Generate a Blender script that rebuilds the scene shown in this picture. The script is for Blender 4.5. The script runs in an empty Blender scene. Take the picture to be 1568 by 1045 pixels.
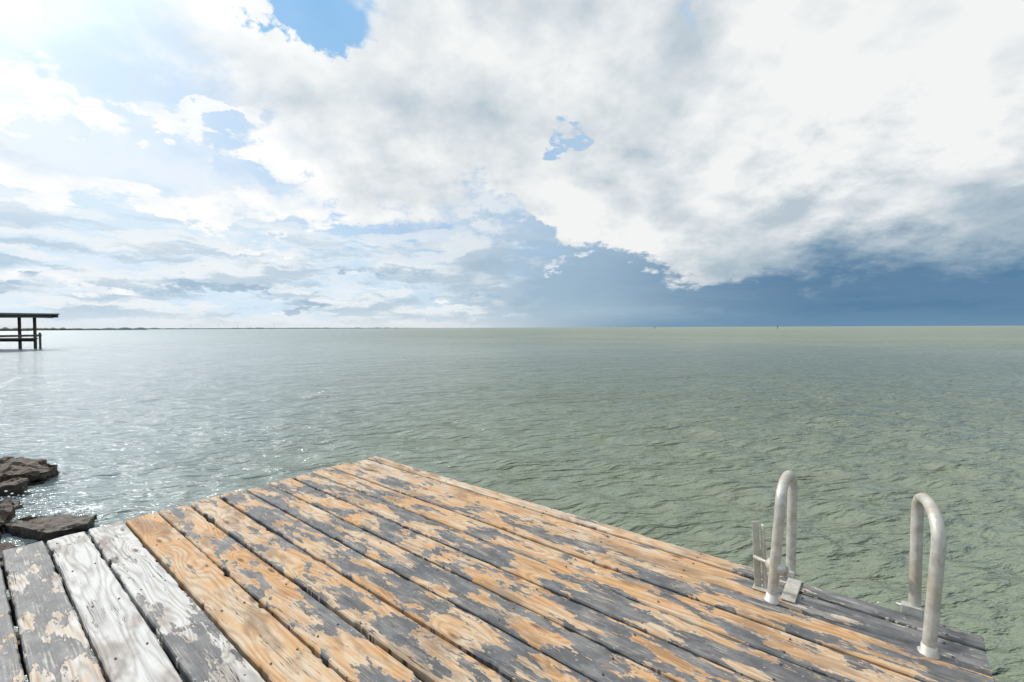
import bpy, bmesh, math, random
import numpy as np
from mathutils import Vector, Matrix, noise as mnoise
random.seed(4); rng=np.random.default_rng(7)
sc=bpy.context.scene
sc.view_settings.view_transform='Standard'
sc.view_settings.look='None'; sc.view_settings.exposure=0
R=math.radians
# ---------------------------------------------------------------- node helper
NT=None
class S:
    def __init__(s,o): s.o=o
    def __add__(a,b): return M('ADD',a,b)
    def __radd__(a,b): return M('ADD',b,a)
    def __sub__(a,b): return M('SUBTRACT',a,b)
    def __rsub__(a,b): return M('SUBTRACT',b,a)
    def __mul__(a,b): return M('MULTIPLY',a,b)
    def __rmul__(a,b): return M('MULTIPLY',b,a)
    def __truediv__(a,b): return M('DIVIDE',a,b)
    def __rtruediv__(a,b): return M('DIVIDE',b,a)
def put(inp,v):
    if isinstance(v,S): NT.links.new(v.o,inp)
    elif isinstance(v,tuple) and len(v)==3 and inp.type=='RGBA': inp.default_value=(*v,1)
    else: inp.default_value=v
def M(op,*a,clamp=False):
    n=NT.nodes.new('ShaderNodeMath'); n.operation=op; n.use_clamp=clamp
    for i,v in enumerate(a): put(n.inputs[i],v)
    return S(n.outputs[0])
def comb(x,y,z=0.0):
    n=NT.nodes.new('ShaderNodeCombineXYZ')
    for i,v in enumerate((x,y,z)): put(n.inputs[i],v)
    return S(n.outputs[0])
def sep(v):
    n=NT.nodes.new('ShaderNodeSeparateXYZ'); put(n.inputs[0],v); return [S(o) for o in n.outputs]
def noise(v,scale=1.0,detail=4.0,rough=.5,dist=0.0,two=False):
    n=NT.nodes.new('ShaderNodeTexNoise'); 
    if two: n.noise_dimensions='2D'
    put(n.inputs['Vector'],v)
    put(n.inputs['Scale'],scale); put(n.inputs['Detail'],detail); put(n.inputs['Roughness'],rough); put(n.inputs['Distortion'],dist)
    return S(n.outputs[0])
def mix(f,a,b):
    n=NT.nodes.new('ShaderNodeMix'); n.data_type='RGBA'; n.clamp_factor=True
    put(n.inputs[0],f); put(n.inputs[6],a); put(n.inputs[7],b); return S(n.outputs[2])
def ss(lo,hi,x):
    n=NT.nodes.new('ShaderNodeMapRange'); n.interpolation_type='SMOOTHSTEP'
    put(n.inputs[0],x); put(n.inputs[1],lo); put(n.inputs[2],hi); return S(n.outputs[0])
def clamp01(x): return M('ADD',x,0.0,clamp=True)
def coord(kind='Object'):
    n=NT.nodes.new('ShaderNodeTexCoord'); return S(n.outputs[kind])
def geo(kind='Position'):
    n=NT.nodes.new('ShaderNodeNewGeometry'); return S(n.outputs[kind])
def newmat(name):
    global NT
    m=bpy.data.materials.new(name); m.use_nodes=True; NT=m.node_tree
    return m, NT.nodes['Principled BSDF']
def bump(h,strength=.5,dist=.01,normal=None):
    n=NT.nodes.new('ShaderNodeBump'); put(n.inputs['Height'],h); n.inputs['Strength'].default_value=strength
    n.inputs['Distance'].default_value=dist
    if normal is not None: NT.links.new(normal.o,n.inputs['Normal'])
    return S(n.outputs[0])

# ---------------------------------------------------------------- camera
cam=bpy.data.cameras.new('camera'); co=bpy.data.objects.new('camera',cam); sc.collection.objects.link(co)
cam.sensor_width=36; cam.lens=16.1; cam.clip_start=.05; cam.clip_end=60000
co.matrix_world=Matrix.Translation((0,0,1.3))@Matrix.Rotation(R(90-1.68),4,'X')@Matrix.Rotation(R(-.23),4,'Z')
sc.camera=co

# ---------------------------------------------------------------- sun
SAZ=-56.0; SEL=42.0
sd=Vector((math.sin(R(SAZ))*math.cos(R(SEL)),math.cos(R(SAZ))*math.cos(R(SEL)),math.sin(R(SEL))))
sl=bpy.data.lights.new('sun','SUN'); sl.energy=3.1; sl.angle=R(1.5); sl.color=(1,.95,.87)
so=bpy.data.objects.new('sun',sl); sc.collection.objects.link(so)
so.rotation_euler=sd.to_track_quat('Z','Y').to_euler()

# ---------------------------------------------------------------- world sky with clouds
w=bpy.data.worlds.new('World'); sc.world=w; w.use_nodes=True; NT=w.node_tree; NT.nodes.clear()
try: w.cycles.sampling_method='NONE'
except Exception as e: print(e)
d=coord('Generated'); dx,dy,dz=sep(d)
sky=NT.nodes.new('ShaderNodeTexSky'); sky.sky_type='NISHITA'; sky.sun_disc=False
sky.sun_elevation=R(SEL); sky.sun_rotation=R(SAZ); sky.air_density=1; sky.dust_density=.6; sky.ozone_density=1.5
az=M('ARCTAN2',dx,dy)*57.2958
el=M('ARCSINE',dz)*57.2958
zc=M('MAXIMUM',dz,0.0)+.36
px=dx/zc; py=dy/zc
nr=noise(comb(px,py),2.6,4,.6,two=True)
ng=noise(comb(px+31.7,py+11.3),2.6,4,.6,two=True)
nf=noise(comb(px+4.2,py+7.7),8.0,5,.66,two=True)
elc=M('MAXIMUM',el,0.0)
wob=M('MINIMUM',elc*.035+.15,1.0)
azw=az+(nr-.5)*20+(nf-.5)*8
elw=el+((ng-.5)*20+(nf-.5)*10)*wob
VW=comb(azw,elw); VR=comb(az,el)
def G(a,e,ra,re,V=None):
    V=V or VW
    n=NT.nodes.new('ShaderNodeVectorMath'); n.operation='MULTIPLY_ADD'; put(n.inputs[0],V)
    n.inputs[1].default_value=(1/ra,1/re,0); n.inputs[2].default_value=(-a/ra,-e/re,0)
    q=NT.nodes.new('ShaderNodeVectorMath'); q.operation='DOT_PRODUCT'
    NT.links.new(n.outputs[0],q.inputs[0]); NT.links.new(n.outputs[0],q.inputs[1])
    return M('POWER',.367879,S(q.outputs['Value']))
def curve(x,lo,hi,pts,vlo,vhi):
    n=NT.nodes.new('ShaderNodeFloatCurve'); c=n.mapping.curves[0]
    P_=[((a-lo)/(hi-lo),(b-vlo)/(vhi-vlo)) for a,b in pts]
    c.points[0].location=P_[0]; c.points[1].location=P_[-1]
    for p in P_[1:-1]: c.points.new(*p)
    n.mapping.update()
    put(n.inputs['Value'],(x-lo)/(hi-lo)); return S(n.outputs[0])*(vhi-vlo)+vlo
relA=noise(comb(px+2.0,py),3.4,5,.55,two=True)
relB=noise(comb(px+1.93,py+.045),3.4,4,.55,two=True)
relief=(relA-relB)*2.2
bs=NT.nodes.new('ShaderNodeVectorMath'); bs.operation='SCALE'; NT.links.new(sky.outputs[0],bs.inputs[0]); bs.inputs['Scale'].default_value=.11
blue=mix(.4,S(bs.outputs[0]),(.16,.42,.77))
hz=clamp01(ss(-8,-34,az)*.62+ss(22,2,el)*.5+ss(-28,-52,az)*.34)
col=mix(hz,blue,(.68,.82,.94))
veil=ss(.40,.66,nr)*.65
col=mix(veil,col,(.85,.90,.95))
# low banded clouds
bn=noise(comb(az*.055,el*.36+(nf-.5)*.5),1.6,5,.62,two=True)
bn2=noise(comb(az*.055+.05,el*.36-.36+(nf-.5)*.6),1.6,3,.6,two=True)
band2=ss(.46,.56,bn2)*ss(17,8,el)
col=mix(band2*.8,col,(.86,.90,.92))
band=ss(.46,.60,bn)*ss(14,6,el)
col=mix(band*.75,col,mix(nr,(.36,.50,.63),(.58,.69,.78)))
# rain zone under the big cloud
storm=ss(-12,8,az+(nr-.5)*34)*ss(20,12,elw)*ss(140,90,az)
scol=mix(ss(2,36,az),(.33,.47,.60),(.075,.190,.335))
scol=mix(ss(6,15,el),scol,(.43,.58,.73))
scol=mix(ss(4.5,0.5,el)*ss(36,5,az)*.6,scol,(.42,.56,.65))
col=mix(storm*.94,col,scol)
sfl=ss(.45,.62,bn)*storm*ss(9,4,el)
col=mix(sfl*.4,col,mix(ss(0,26,az),(.52,.63,.72),(.15,.27,.40)))
wsp=G(-4,10.5,5,1.5)+G(-1,14.5,3.5,2.2)+G(6,7.3,3,.8)+G(-12,8.5,8,1.2)
col=mix(ss(.35,.8,wsp+(nf-.5)*1.0)*.8,col,(.78,.84,.89))
# bright left clouds
wh=G(-40,12.4,15,1.6)+G(-46,19,8,2.0)+G(-35,22.3,4.5,1.0)+G(-26,18.6,4,2.2)+G(-19,16.5,10,3.6)+G(-20,23,8,5)+G(-50,14,5,3.5)+G(-28,8.5,4,.7)*.9+G(-44,4.0,5,.5)*.9+G(-26,2.6,3,.6)*.8+G(-9,3.3,3,.4)*.7
whm=ss(.30,.66,wh+(nf-.5)*1.2)
wcol=mix(clamp01(.72+relief+(nf-.5)*.4),(.68,.78,.88),(.99,.99,.98))
col=mix(whm,col,wcol)
gu=G(-24,3.0,4,.8)*.9+G(-33,4.6,8,.7)*.8+G(-48,3.2,5,.7)*.8+G(-15,6.5,10,1.2)*.7+G(-6,4.2,8,.9)*.6
col=mix(ss(.35,.75,gu+(nf-.5)*.7)*.8,col,(.35,.49,.62))
# the big cloud mass
b=curve(az,-70,70,[(-70,36),(-48,30),(-38,27),(-30,22.5),(-22,17),(-14,13.5),(-7,14.5),(-2,16.5),(1.5,15),(5,11.8),(9,9.4),(14,8.0),(21,5.9),(30,5.6),(42,6.2),(70,7)],0,40)
t=el-b+((ng-.5)*17+(nf-.5)*11)*M('MINIMUM',elc*.03+.25,.9)
soft=ss(16,40,az)*1.3+.6+ss(2,-10,az)*3.0
mass=ss(-1.0,1.0,t/soft)
mass=mass*ss(175,120,M('ABSOLUTE',az))*(1.0-ss(-15,-32,az)*ss(38,46,el)*.6)*(1.0-ss(-28,-44,az)*.45)
gray=G(33,12.0,9,3.4)*.8+G(48,9,8,3.5)*.9+G(2,25,20,9)*.22+G(20,31,6,7)*.35+G(30,6.5,16,2.2,VR)*.8+G(-12,27,9,9)*.18+G(13,17,7,2.2)*.22
brt=G(41,10,5,2.6)*.6+G(19,9,7,2.6)*.45+G(6,13,5,3)*.4+G(34,26,14,9)*.35+G(45,19,8,3)*.3
sh=clamp01(.78+relief*.85+(nf-.5)*.4-gray+brt+(nr-.5)*.22)
mcol=mix(sh,(.48,.57,.64),(.90,.915,.915))
mcol=mix(ss(5,0,t)*ss(16,34,az)*.65,mcol,(.22,.34,.45))
col=mix(mass,col,mcol)
# holes in the mass
hole=G(-21.5,31.5,5.5,4.6)*1.0+G(-26,33,2.5,3)*.8+G(5,22.8,1.5,2.0)*1.2+G(18.6,33,2.4,7)*.75
hm=ss(.42,.85,hole+(nf-.5)*1.4)
col=mix(hm*.85,col,mix(ss(-5,15,az),(.20,.47,.80),(.46,.61,.78)))
# horizon haze
hl=ss(2.2,0,el)
col=mix(hl*.75,col,mix(ss(-14,20,az),(.76,.81,.84),(.155,.29,.43)))
# brighter sky around the veiled sun
sdn=NT.nodes.new('ShaderNodeVectorMath'); sdn.operation='DOT_PRODUCT'; NT.links.new(d.o,sdn.inputs[0]); sdn.inputs[1].default_value=tuple(sd)
sdv=M('MAXIMUM',S(sdn.outputs['Value']),0.0)
gl=M('POWER',sdv,11.0)*.32+M('POWER',sdv,70.0)*6.0+1.0
bg=NT.nodes.new('ShaderNodeBackground'); NT.links.new(col.o,bg.inputs[0]); NT.links.new(gl.o,bg.inputs[1])
wo=NT.nodes.new('ShaderNodeOutputWorld'); NT.links.new(bg.outputs[0],wo.inputs[0])

# ---------------------------------------------------------------- helpers for objects
def link(o,parent=None):
    sc.collection.objects.link(o)
    if parent: o.parent=parent
    return o
def empty(name,loc=(0,0,0),rz=0):
    o=bpy.data.objects.new(name,None); o.location=loc; o.rotation_euler=(0,0,rz); return link(o)
def mesh_from(name,verts,faces,mat=None,parent=None,smooth=False):
    me=bpy.data.meshes.new(name); me.from_pydata([tuple(v) for v in verts],[],faces); me.update()
    if mat: me.materials.append(mat)
    if smooth: me.polygons.foreach_set('use_smooth',[True]*len(me.polygons))
    return link(bpy.data.objects.new(name,me),parent)
def box(name,c,s,mat,parent=None,rot=(0,0,0),bev=.004):
    bm=bmesh.new(); bmesh.ops.create_cube(bm,size=1)
    bmesh.ops.scale(bm,vec=s,verts=bm.verts)
    if bev: bmesh.ops.bevel(bm,geom=bm.edges[:],offset=bev,segments=1,affect='EDGES')
    me=bpy.data.meshes.new(name); bm.to_mesh(me); bm.free(); me.materials.append(mat)
    o=bpy.data.objects.new(name,me); o.location=c; o.rotation_euler=rot; return link(o,parent)
def tube(name,pts,r,mat,parent=None,seg=20,cap=True):
    pts=[Vector(p) for p in pts]; n=len(pts); V=[];F=[]
    prev=None
    for i,p in enumerate(pts):
        tg=(pts[min(i+1,n-1)]-pts[max(i-1,0)]).normalized()
        a=prev if prev else (Vector((1,0,0)) if abs(tg.x)<.9 else Vector((0,1,0)))
        a=(a-tg*a.dot(tg)).normalized(); prev=a; bb=tg.cross(a)
        rr=r[i] if isinstance(r,(list,tuple)) else r
        for k in range(seg):
            th=2*math.pi*k/seg; V.append(p+a*math.cos(th)*rr+bb*math.sin(th)*rr)
    for i in range(n-1):
        for k in range(seg):
            F.append((i*seg+k,i*seg+(k+1)%seg,(i+1)*seg+(k+1)%seg,(i+1)*seg+k))
    if cap: F.append(tuple(range(seg))[::-1]); F.append(tuple((n-1)*seg+k for k in range(seg)))
    o=mesh_from(name,V,F,mat,parent,True); return o

# ---------------------------------------------------------------- deck material
def deck_mat():
    m,p=newmat('weathered_deck_wood')
    at=NT.nodes.new('ShaderNodeAttribute'); at.attribute_name='dk'
    a=NT.nodes.new('ShaderNodeSeparateColor'); NT.links.new(at.outputs['Color'],a.inputs[0])
    PA,SI,ID=[S(o) for o in a.outputs[:3]]
    x,y,z=sep(coord('Object'))
    idz=ID*37.0
    vor=NT.nodes.new('ShaderNodeTexVoronoi'); vor.voronoi_dimensions='2D'; put(vor.inputs['Vector'],comb(x*1.3+idz,y*4.5)); vor.inputs['Scale'].default_value=1.0
    vd=S(vor.outputs['Distance'])
    knot=ss(.34,.0,vd)
    def nz(ax,ay,o,det,ro=.6): return noise(comb(x*ax+(idz+o),y*ay+o),1,det,ro,two=True)
    wv=nz(.8,5,0,2,.55)
    fine=nz(2.2,150,3,3,.62)
    mac=nz(1.1,4,5,3,.55)
    med=nz(5,22,9,4,.62)
    ring=M('SINE',y*120+wv*62+knot*20+fine*2.0)*.5+.5
    ring=ring*ring*(.25+mac*.9)
    grain=clamp01(1.0-(ring*.75)-(fine-.5)*.9-.08)
    fresh=mix(grain,(.23,.11,.042),(.56,.31,.13))
    fresh=mix(ss(.4,.62,mac)*.5,fresh,(.54,.36,.20))
    pale=mix(grain,(.32,.25,.18),(.61,.52,.40))
    silver=mix(clamp01(grain*.75+med*.6-.12),(.24,.23,.22),(.63,.62,.60))
    stain=nz(2,6,14,4)
    wood=mix(clamp01(ss(.44,.60,med*.6+mac*.4)*.6+SI*.9),fresh,pale)
    wood=mix(clamp01(ss(.40,.85,SI+(med-.5)*.8)),wood,silver)
    wood=mix(ss(.50,.66,stain)*.5,wood,(.16,.095,.055))
    wood=mix(ss(.07,.02,vd)*.8,wood,(.11,.045,.02))
    h=nz(2.6,9.5,2,5,.66)+(med-.5)*.20+(fine-.5)*.06
    thr=.5+(.5-PA)*.46
    pm=ss(thr-.010,thr+.010,h)
    rim=ss(thr-.05,thr-.004,h)
    wood=mix(rim*.4,wood,(.53,.45,.36))
    pn=nz(7,16,1,5,.68)
    paint=mix(ss(.35,.68,pn),(.095,.096,.098),(.185,.186,.188))
    paint=mix(ss(.54,.68,fine*.5+pn*.5)*.6,paint,(.28,.25,.21))
    paint=mix(ss(.45,.7,stain)*.4,paint,(.075,.080,.088))
    wear=1.0-ss(.54,.70,med*.5+fine*.5)*.75
    c=mix(pm*wear,wood,paint)
    fl=ss(.71,.74,nz(30,46,6,2,.6))
    c=mix(fl*.5,c,(.50,.48,.44))
    cn=nz(1.4,52,21,2,.5)
    ck=ss(.012,.002,M('ABSOLUTE',cn-.5))*ss(.50,.60,mac)
    c=mix(ck*.9,c,(.02,.017,.015))
    NT.links.new(c.o,p.inputs['Base Color'])
    put(p.inputs['Roughness'],pm*-.2+.78)
    p.inputs['Specular IOR Level'].default_value=.35
    hh=pm*.8+fine*.45
    NT.links.new(bump(hh,.9,.0025).o,p.inputs['Normal'])
    return m
DM=deck_mat()
def simple_wood(name,a,b_,sc_=(3,30,30)):
    m,p=newmat(name); x,y,z=sep(coord('Object'))
    n=noise(comb(x*sc_[0],y*sc_[1],z*sc_[2]),1,4,.6); NT.links.new(mix(n,a,b_).o,p.inputs['Base Color']); p.inputs['Roughness'].default_value=.8
    return m
BM=simple_wood('dark_beam_wood',(.03,.027,.024),(.10,.09,.075))

# ---------------------------------------------------------------- deck geometry
CX,CY=-1.394,4.625
ang=math.atan2(-.6325,.7746)
deck=empty('wooden_dock',(CX,CY,0),ang)
L=4.34; T=.038
def sn(n,scale):
    k=max(3,int(n/scale)+3); c=rng.normal(size=k); return np.interp(np.linspace(0,k-1,n),np.arange(k),c)
paintv={0:.14,1:.26,2:.46,3:.38,4:.54,5:.46,6:.54,7:.54,8:.42,9:.38,10:.08,11:.12,12:.04,13:.48,14:.70,15:.7}
silv  ={0:.42,1:.24,2:.15,3:.12,4:.15,5:.08,6:.12,7:.10,8:.14,9:.05,10:.12,11:.85,12:.92,13:.66,14:.5,15:.3}
Y=0.0; bi=0; boards=[]
while Y>-5.2:
    wdt=.098 if bi==0 else .174
    gap=.012+.006*random.random()
    boards.append((Y-wdt,Y)); Y-=wdt+gap; bi+=1
allV=[];allF=[];allC=[]
for i,(y0,y1) in enumerate(boards):
    nx=int(L/.02)
    x0=(-.012+.035*random.random()); x1=L+(-.01+.02*random.random())
    xs=np.linspace(x0,x1,nx)
    e0=sn(nx,2)*.0013+sn(nx,30)*.0013; e1=sn(nx,2)*.0013+sn(nx,30)*.0013
    for _ in range(12):
        c=rng.integers(2,nx-2); l=rng.integers(1,5); (e0 if random.random()<.5 else e1)[c:c+l]+= (.004+.006*random.random())
    zz=sn(nx,60)*.0018+ (rng.normal()*.0018)
    inner=np.linspace(.06,.94,7)
    cup=rng.normal()*.0015
    W=y1-y0
    P_=[(0,-T,0),(0,-.006,0)]+[(.028,0,1)]+[(t_,0,2) for t_ in inner]+[(.972,0,1)]+[(1,-.006,0),(1,-T,0)]
    base=len(allV); m_=len(P_)
    endj=rng.normal(size=m_)*.004
    for k in range(nx):
        for j,(t_,z_,_) in enumerate(P_):
            yy=y0+W*t_ + (e0[k]*(1-t_) - e1[k]*t_)*(1 if t_<.1 or t_>.9 else 0.0)
            zv=z_+zz[k]+cup*((t_-.5)**2*4)
            xx=xs[k]+(endj[j] if k in(0,nx-1) else 0)
            allV.append((xx,yy,zv))
            xr=(xs[k]-0)/L
            pv=paintv.get(i,.6); sv=silv.get(i,.2)
            if i<=1:
                f_=min(1,max(0,(xs[k]-3.25-.12*i)/.35)); pv+=(.68-pv)*f_; sv+=(.62-sv)*f_
            if 2<=i<=4: pv+=.16*max(0,xr-.5)
            if i in(8,9): pv+=.25*(xr-.35)
            if 1<=i<=9: sv+=.45*max(0,.28-xr)*2
            if i==11: pv+=.38*math.exp(-((xr-.42)/.12)**2)
            if i==13: pv=.60-.5*max(0,xr-.2)*2
            allC.append((min(max(pv,0),1),min(max(sv,0),1),(i*.37)%1.0,1))
    for k in range(nx-1):
        for j in range(m_-1):
            a=base+k*m_+j; allF.append((a,a+m_,a+m_+1,a+1))
        allF.append((base+k*m_+m_-1,base+(k+1)*m_+m_-1,base+(k+1)*m_,base+k*m_))
    allF.append(tuple(base+j for j in range(m_))); allF.append(tuple(base+(nx-1)*m_+j for j in range(m_))[::-1])
bo=mesh_from('deck_boards',allV,allF,DM,deck)
ca=bo.data.color_attributes.new('dk','FLOAT_COLOR','POINT')
ca.data.foreach_set('color',np.array(allC,dtype=np.float32).ravel())
bm=bmesh.new(); bm.from_mesh(bo.data); bmesh.ops.recalc_face_normals(bm,faces=bm.faces); bm.to_mesh(bo.data); bm.free()
ymin=boards[-1][0]
for k,xj in enumerate(np.linspace(.12,L-.12,9)):
    box(f'joist_{k+1}',(xj,ymin/2,-T-.075),(.045,-ymin-.06,.145),BM,deck)
box('rim_beam_1',(L/2,-.025,-T-.255),(L-.06,.06,.21),BM,deck)
box('rim_beam_2',(L/2,ymin+.05,-T-.255),(L-.06,.06,.21),BM,deck)
k=0
for xj in (.3,2.2,L-.25):
    for yj in (-.2,-2.6,ymin+.25):
        k+=1; tube(f'pile_{k}',[(xj,yj,-2.5),(xj,yj,-T-.36)],.11,BM,deck,16)
nm,p=newmat('rusty_nail'); p.inputs['Base Color'].default_value=(.10,.055,.035,1); p.inputs['Roughness'].default_value=.6; p.inputs['Metallic'].default_value=.4
bm=bmesh.new()
for (y0,y1) in boards:
    for xj in np.linspace(.12,L-.12,9):
        for f_ in (.22,.78):
            if random.random()<.15: continue
            mt=Matrix.Translation((xj+random.uniform(-.012,.012),y0+(y1-y0)*f_+random.uniform(-.008,.008),.0012))
            bmesh.ops.create_cone(bm,cap_ends=True,segments=10,radius1=.0045,radius2=.0038,depth=.003,matrix=mt)
me=bpy.data.meshes.new('nails'); bm.to_mesh(me); bm.free(); me.materials.append(nm); link(bpy.data.objects.new('nails',me),deck)

# ---------------------------------------------------------------- ladder
am,p=newmat('weathered_aluminium'); x,y,z=sep(coord('Object'))
n1=noise(comb(x*30,y*30,z*22),1,5,.68); n2=noise(comb(x*8,y*8,z*5),1,4,.6)
c=mix(ss(.30,.65,n1),(.40,.385,.34),(.58,.565,.515)); c=mix(ss(.48,.66,n2)*.55,c,(.40,.33,.23))
NT.links.new(c.o,p.inputs['Base Color']); p.inputs['Metallic'].default_value=.3
put(p.inputs['Roughness'],n1*.25+.38); NT.links.new(bump(n1,.4,.0012).o,p.inputs['Normal'])
lad=empty('dock_ladder',(CX,CY,0),ang)
rails=[(3.605,-.275,.030,.018,'rail_1'),(4.155,-.285,.022,-.040,'rail_2')]
outs=[]
for (lx,ly,lean,po,nm_) in rails:
    H=.56; r=.115; yo=.050
    pts=[(lx,ly,.0)]
    sx=lambda t_: lx+lean*t_
    for t_ in np.linspace(.1,1,8): pts.append((sx(t_),ly,(H-r)*t_))
    span=yo-ly; topx=lx+lean; ox=lx+po
    for a_ in np.linspace(0,math.pi,22)[1:]:
        yy=ly+span/2*(1-math.cos(a_)); f_=(1-math.cos(a_))/2
        pts.append((topx+(ox+lean*.6-topx)*f_,yy,(H-r)+r*max(0,math.sin(a_))**.8))
    for t_ in np.linspace(.08,1,14): pts.append((ox+lean*.6*(1-t_),yo,(H-r)-(H-r+1.75)*t_))
    tube(nm_,pts,.0225,am,lad,24); outs.append((ox,yo))
    tube(nm_+'_socket',[(lx,ly,.001),(lx,ly,.008),(lx+.001,ly,.010),(lx+.002,ly,.040)],[.034,.034,.027,.0255],am,lad,24)
    box(nm_+'_edge_plate',(ox,.008,-.04),(.075,.008,.15),am,lad,bev=.002)
    box(nm_+'_clamp',(ox,yo-.018,.012),(.07,.05,.035),am,lad,bev=.004)
    tube(nm_+'_clamp_bolt',[(ox-.055,yo-.01,.014),(ox+.055,yo-.01,.014)],.007,am,lad,10)
for k in range(4):
    zt=-.45-.3*k; box(f'tread_{k+1}',((outs[0][0]+outs[1][0])/2,.055,zt),(outs[1][0]-outs[0][0],.09,.03),am,lad)
bx,by=3.535,-.19
box('bracket_side_a',(bx-.012,by,.165),(.032,.005,.335),am,lad,rot=(0,R(-3),R(35)),bev=.0015)
box('bracket_side_b',(bx+.020,by+.004,.160),(.012,.024,.325),am,lad,rot=(0,R(-3),R(35)),bev=.0015)
box('bracket_foot',(bx+.01,by,.004),(.07,.06,.006),am,lad,bev=.0015)
tube('locking_bolt',[(bx-.02,by-.02,.16),(3.62,-.262,.165)],.009,am,lad,12)
tube('locking_knob',[(3.59,-.245,.164),(3.66,-.285,.168)],[.028,.025],am,lad,10)
box('deck_plate',(3.665,-.12,.006),(.06,.23,.008),am,lad,bev=.002)

# ---------------------------------------------------------------- water
WZ=-.8
NR=700; r0=.8; r1=26000.
rad=r0*(r1/r0)**(np.linspace(0,1,NR))
th=np.concatenate([np.linspace(-72,72,900),np.linspace(72,288,121)[1:-1]])
th=np.radians(th); NTH=len(th)
RR,TH=np.meshgrid(rad,th,indexing='ij')
X=RR*np.sin(TH); Yw=RR*np.cos(TH); Z=np.zeros_like(X)
cell=RR*math.log(r1/r0)/NR
for _ in range(90):
    lam=.18*(11)**(rng.random()**1.5)
    dirn=math.radians(rng.normal(254,38))
    k=2*math.pi/lam; amp=.0060*lam*(1 if lam<.8 else .8/lam)
    wgt=np.clip(lam/(2.6*cell)-1,0,1)
    ph=k*(X*math.cos(dirn)+Yw*math.sin(dirn))+rng.random()*6.28
    s=np.sin(ph+ .5*np.cos(ph))
    grp=.55+.45*np.sin(X*.5*rng.normal()+Yw*.5*rng.normal()+rng.random()*6)
    Z+=amp*wgt*s*grp
V=np.stack([X,Yw,Z],-1).reshape(-1,3)
ii,jj=np.meshgrid(np.arange(NR-1),np.arange(NTH),indexing='ij'); j2=(jj+1)%NTH
F=np.stack([ii*NTH+jj,ii*NTH+j2,(ii+1)*NTH+j2,(ii+1)*NTH+jj],-1).reshape(-1,4)
me=bpy.data.meshes.new('water'); me.vertices.add(len(V)); me.vertices.foreach_set('co',V.ravel())
me.loops.add(F.size); me.loops.foreach_set('vertex_index',F.ravel().astype(np.int32))
me.polygons.add(len(F)); me.polygons.foreach_set('loop_start',np.arange(0,F.size,4,dtype=np.int32)); me.polygons.foreach_set('loop_total',np.full(len(F),4,dtype=np.int32))
me.polygons.foreach_set('use_smooth',np.ones(len(F),dtype=bool)); me.update(calc_edges=True); me.validate()
if me.polygons[0].normal.z<0: me.flip_normals()
wm,p=newmat('murky_bay_water'); x,y,z=sep(geo('Position'))
dist=M('SQRT',x*x+y*y)
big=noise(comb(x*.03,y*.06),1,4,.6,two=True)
sky_sheen=ss(.15,-.85,(x+(big-.5)*6.0)/(M('ABSOLUTE',y)+3.0))
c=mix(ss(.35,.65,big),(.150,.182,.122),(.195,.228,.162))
c=mix(sky_sheen*.9,c,(.275,.345,.380))  # bright sky reflection on the left painted in as paler, bluer base colour
u=(x+5.0)/.50; v=(y-5.22)/.26
fo=M('EXPONENT',(u*u+v*v)*-1.0)+M('EXPONENT',((x+5.9)*(x+5.9)+(y-5.35)*(y-5.35))*-5.0)*.6
fm=ss(.64,.80,fo*.47+noise(comb(x*14,y*14),1,4,.72,two=True)*.65)
c=mix(fm*.8,c,(.72,.75,.75))
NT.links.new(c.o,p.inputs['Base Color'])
far=ss(6,120,dist)
put(p.inputs['Roughness'],far*.22+.12+fm*.4); p.inputs['IOR'].default_value=1.333
ca_,sa_=math.cos(R(-14)),math.sin(R(-14))
rx=x*ca_-y*sa_; ry=x*sa_+y*ca_
h1=noise(comb(rx*4.2,ry*9.0),1,2,.55,two=True)
h2=noise(comb(rx*1.1,ry*3.0),1,5,.66,two=True)
h3=noise(comb(rx*.14,ry*.42),1,5,.72,two=True)
nA=bump(h1,1,.040)
nB=bump(h2,1,.13,nA)
nC=bump(h3,1,.65,nB)
NT.links.new(nC.o,p.inputs['Normal'])
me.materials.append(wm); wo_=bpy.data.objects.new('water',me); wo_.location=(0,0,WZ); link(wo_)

# ---------------------------------------------------------------- rocks
def rock_mat():
    m,p=newmat('shore_rock_stone'); P0=geo('Position'); x,y,z=sep(P0)
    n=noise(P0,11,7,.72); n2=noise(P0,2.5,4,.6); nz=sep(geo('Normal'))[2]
    st=noise(comb(x*2,y*2,z*45),1,3,.6)
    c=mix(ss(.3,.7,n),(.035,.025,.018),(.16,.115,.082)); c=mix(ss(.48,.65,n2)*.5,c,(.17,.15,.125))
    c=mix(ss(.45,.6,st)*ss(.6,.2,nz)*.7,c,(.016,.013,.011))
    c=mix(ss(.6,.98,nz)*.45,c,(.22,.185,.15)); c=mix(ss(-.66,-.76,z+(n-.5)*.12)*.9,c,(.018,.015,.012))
    NT.links.new(c.o,p.inputs['Base Color']); put(p.inputs['Roughness'],ss(-.78,-.62,z)*.5+.3)
    NT.links.new(bump(n,1,.06).o,p.inputs['Normal']); return m
RM=rock_mat()
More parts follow.
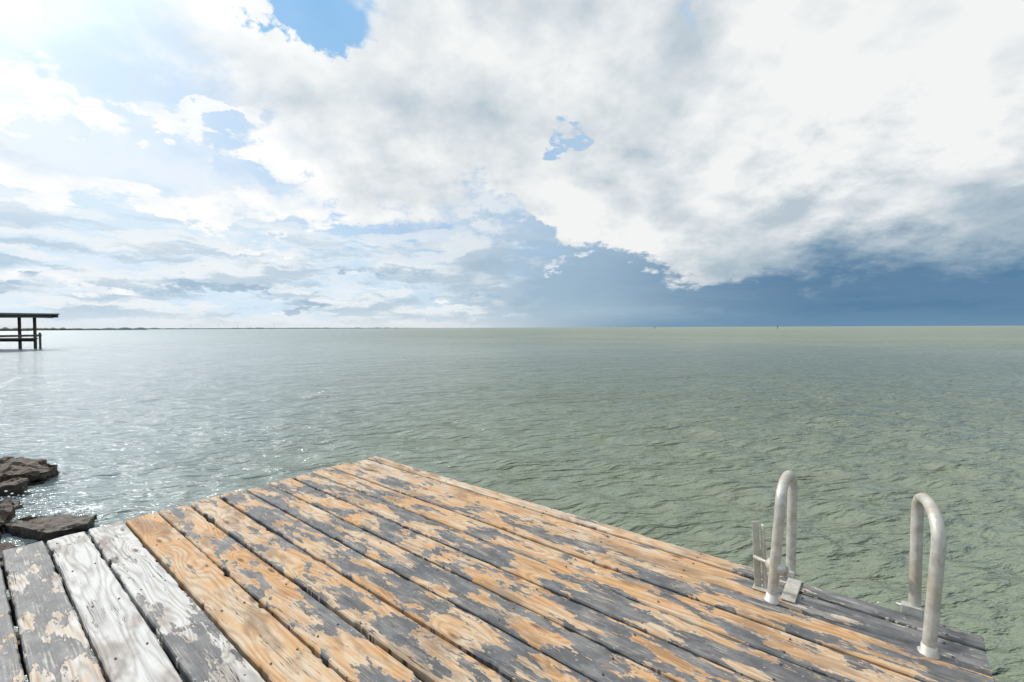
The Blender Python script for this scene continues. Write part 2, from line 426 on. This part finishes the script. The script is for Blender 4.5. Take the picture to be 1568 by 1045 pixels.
def rock(loc,size,rot,seed,rough=.1,layers=2):
    rr=random.Random(seed)
    fin=bmesh.new(); zt=-size[2]/2
    for ly in range(layers):
        hgt=size[2]/layers*rr.uniform(.85,1.1); sc_=1-.14*ly*rr.random()
        n=rr.randint(6,8); ring=[]
        for q in range(n):
            a_=2*math.pi*(q+rr.uniform(-.28,.28))/n; m_=1/max(abs(math.cos(a_)),abs(math.sin(a_)))**.7
            ring.append((math.cos(a_)*m_*.5*rr.uniform(.82,1.08)*size[0]*sc_,math.sin(a_)*m_*.5*rr.uniform(.82,1.08)*size[1]*sc_))
        bm=bmesh.new()
        lo=[bm.verts.new((u*rr.uniform(.9,1.0),v*rr.uniform(.9,1.0),zt)) for u,v in ring]; hi=[bm.verts.new((u,v,zt+hgt+rr.uniform(-.04,.04))) for u,v in ring]
        bm.faces.new(lo[::-1]); bm.faces.new(hi)
        for q in range(n): bm.faces.new((lo[q],lo[(q+1)%n],hi[(q+1)%n],hi[q]))
        bmesh.ops.triangulate(bm,faces=bm.faces[:])
        for _ in range(5):
            ed=[e for e in bm.edges if e.calc_length()>.045]
            if not ed: break
            bmesh.ops.subdivide_edges(bm,edges=ed,cuts=1); bmesh.ops.triangulate(bm,faces=bm.faces[:])
        bmesh.ops.recalc_face_normals(bm,faces=bm.faces[:]); bm.normal_update()
        off=Vector((seed*3.1,ly*1.7,0))
        mv=[]
        for v in bm.verts:
            f=mnoise.fractal(v.co*5+off,.8,2.2,5)+ (mnoise.cell(v.co*9+off)-.5)*.6
            mv.append(v.normal*f*rough*.3+Vector((0,0,mnoise.noise(v.co*1.8+off)*.05)))
        for v,q in zip(bm.verts,mv): v.co+=q
        tmp=bpy.data.meshes.new('tmp'); bm.to_mesh(tmp); bm.free(); fin.from_mesh(tmp); bpy.data.meshes.remove(tmp)
        zt+=hgt*.97
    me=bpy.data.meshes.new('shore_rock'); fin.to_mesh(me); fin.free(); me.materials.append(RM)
    o=bpy.data.objects.new('shore_rock',me); o.location=loc; o.rotation_euler=rot; link(o)
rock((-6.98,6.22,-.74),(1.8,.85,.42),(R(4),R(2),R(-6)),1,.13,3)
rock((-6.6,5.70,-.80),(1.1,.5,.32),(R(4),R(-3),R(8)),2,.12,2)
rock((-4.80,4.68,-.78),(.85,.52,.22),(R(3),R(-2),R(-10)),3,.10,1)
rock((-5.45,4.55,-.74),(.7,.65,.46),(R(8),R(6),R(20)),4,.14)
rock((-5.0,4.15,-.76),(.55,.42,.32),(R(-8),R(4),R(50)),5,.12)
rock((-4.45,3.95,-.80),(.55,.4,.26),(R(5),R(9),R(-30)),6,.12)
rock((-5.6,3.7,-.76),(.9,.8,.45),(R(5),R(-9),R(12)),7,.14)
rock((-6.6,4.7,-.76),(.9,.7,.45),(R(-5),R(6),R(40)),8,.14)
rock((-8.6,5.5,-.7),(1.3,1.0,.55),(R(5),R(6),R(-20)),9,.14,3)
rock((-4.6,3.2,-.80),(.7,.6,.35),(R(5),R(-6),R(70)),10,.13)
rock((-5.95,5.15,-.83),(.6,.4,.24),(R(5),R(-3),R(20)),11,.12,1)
# small splash where the swell hits the slabs
fm_,p=newmat('splash_foam'); p.inputs['Base Color'].default_value=(.78,.80,.80,1); p.inputs['Roughness'].default_value=.4
bm=bmesh.new(); rs=random.Random(9)
for q in range(230):
    cx,cy=rs.choice([(-5.05,5.12),(-4.9,5.08),(-5.35,5.2),(-5.9,5.4)])
    hh_=abs(rs.gauss(0,.07)); rr_=rs.uniform(.004,.013)
    mt=Matrix.Translation((cx+rs.gauss(0,.10),cy+rs.gauss(0,.05),WZ+.01+hh_))@Matrix.Diagonal((rs.uniform(1,2.2),1,rs.uniform(.5,1.2),1))
    bmesh.ops.create_icosphere(bm,subdivisions=1,radius=rr_,matrix=mt)
me2=bpy.data.meshes.new('wave_splash'); bm.to_mesh(me2); bm.free(); me2.materials.append(fm_); link(bpy.data.objects.new('wave_splash',me2))

# ---------------------------------------------------------------- covered pier on the left
pm_=simple_wood('pier_wood',(.035,.033,.03),(.12,.11,.095),(4,4,4))
rmf=simple_wood('pier_roof_metal',(.12,.13,.14),(.19,.20,.21),(2,2,2))
pier=empty('covered_boat_pier',(-52.85,45.6,WZ),R(2))
box('roof_panel',(-10.6,1.5,3.72),(28,6.2,.14),rmf,pier,rot=(R(1),0,0),bev=.02)
box('roof_fascia',(-10.6,-1.62,3.46),(27.8,.12,.38),pm_,pier,bev=.01)
box('roof_fascia_back',(-10.6,4.50,3.56),(27.8,.12,.34),pm_,pier,bev=.01)
box('roof_end_beam',(2.9,1.45,3.45),(.14,5.8,.24),pm_,pier,bev=.01)
box('pier_deck',(-12.0,1.4,1.12),(27,5.4,.14),pm_,pier,bev=.01)
box('deck_beam_front',(-12.0,-1.1,.92),(27,.14,.24),pm_,pier,bev=.01)
box('deck_beam_back',(-12.0,3.9,.92),(27,.14,.24),pm_,pier,bev=.01)
k=0
for xx in (1.1,-.5,-5,-9,-13,-17,-21):
    for yy in (-1.35,4.2):
        k+=1; tube(f'post_{k}',[(xx,yy,-1.5),(xx,yy,3.4)],.14,pm_,pier,12)
tube('mooring_pile_1',[(-1.0,-1.9,-1.5),(-1.0,-1.9,3.3)],.19,pm_,pier,12)
box('rail_top',(-12,4.2,2.0),(25.5,.08,.1),pm_,pier,bev=.01)
box('boat_lift_beam',(2.0,1.4,1.45),(.2,5.0,.22),pm_,pier,bev=.01)
tube('boat_lift_post_1',[(2.0,-1.0,-.2),(2.0,-1.0,1.75)],.10,pm_,pier,10)
tube('boat_lift_post_2',[(2.0,3.8,-1.5),(2.0,3.8,1.75)],.10,pm_,pier,10)
box('bench',(-2.9,.5,1.5),(1.6,.5,.1),pm_,pier); box('bench_leg',(-2.9,.5,1.3),(1.4,.4,.26),pm_,pier)

# ---------------------------------------------------------------- distant shore
def shore(name,a0,a1,dist,hmax,col,seed):
    m,p=newmat(name+'_foliage'); n=noise(geo('Position'),.05,3,.6)
    NT.links.new(mix(n,tuple(v*.7 for v in col),tuple(v*1.25 for v in col)).o,p.inputs['Base Color']); p.inputs['Roughness'].default_value=1
    N=500; V=[];F=[]
    for i in range(N+1):
        t_=i/N; a_=R(a0+(a1-a0)*t_); env=min(1,(1-t_)*3+.12)
        h=hmax*env*(.35+.35*abs(mnoise.noise(Vector((i*.09,seed,0))))*2+.25*abs(mnoise.noise(Vector((i*.5,seed,3)))))
        for dd,hh in ((0,-3),(0,h*.55),(25,h),(140,h*.8),(200,-3)):
            V.append(((dist+dd)*math.sin(a_),(dist+dd)*math.cos(a_),WZ+hh))
    for i in range(N):
        for j in range(4): a_=i*5+j; F.append((a_,a_+1,a_+6,a_+5))
    mesh_from(name,V,F,m,None,False)
shore('distant_shoreline',-64,-38.5,1500,12,(.075,.095,.06),1)
shore('distant_shoreline',-60,-9,4500,19,(.16,.21,.24),5)  # far strip: aerial haze put into the blue-grey base colour
tm,p=newmat('hazy_white_steel'); p.inputs['Base Color'].default_value=(.50,.54,.57,1)
for i,a_ in enumerate((-35,-32.6,-30.9,-27.4,-24.6)):
    e=empty('wind_turbine',(9000*math.sin(R(a_)),9000*math.cos(R(a_)),WZ),-R(a_))
    tube('tower',[(0,0,0),(0,0,70)],[2.0,1.2],tm,e,8); tube('nacelle',[(0,-4,70),(0,4,70)],1.6,tm,e,8)
    for q_ in range(3):
        an=R(120*q_+i*37); tube(f'blade_{q_+1}',[(0,-5,70),(30*math.sin(an),-5,70+30*math.cos(an))],[1.2,.3],tm,e,6)
for a_,dd in ((17.3,520),(30.1,480),(-14.2,600)):
    e=empty('channel_marker',(dd*math.sin(R(a_)),dd*math.cos(R(a_)),WZ))
    tube('post',[(0,0,-1),(0,0,2.2)],.22,pm_,e,8); box('day_board',(0,-.25,2.2),(.9,.06,.9),pm_,e,bev=.01)
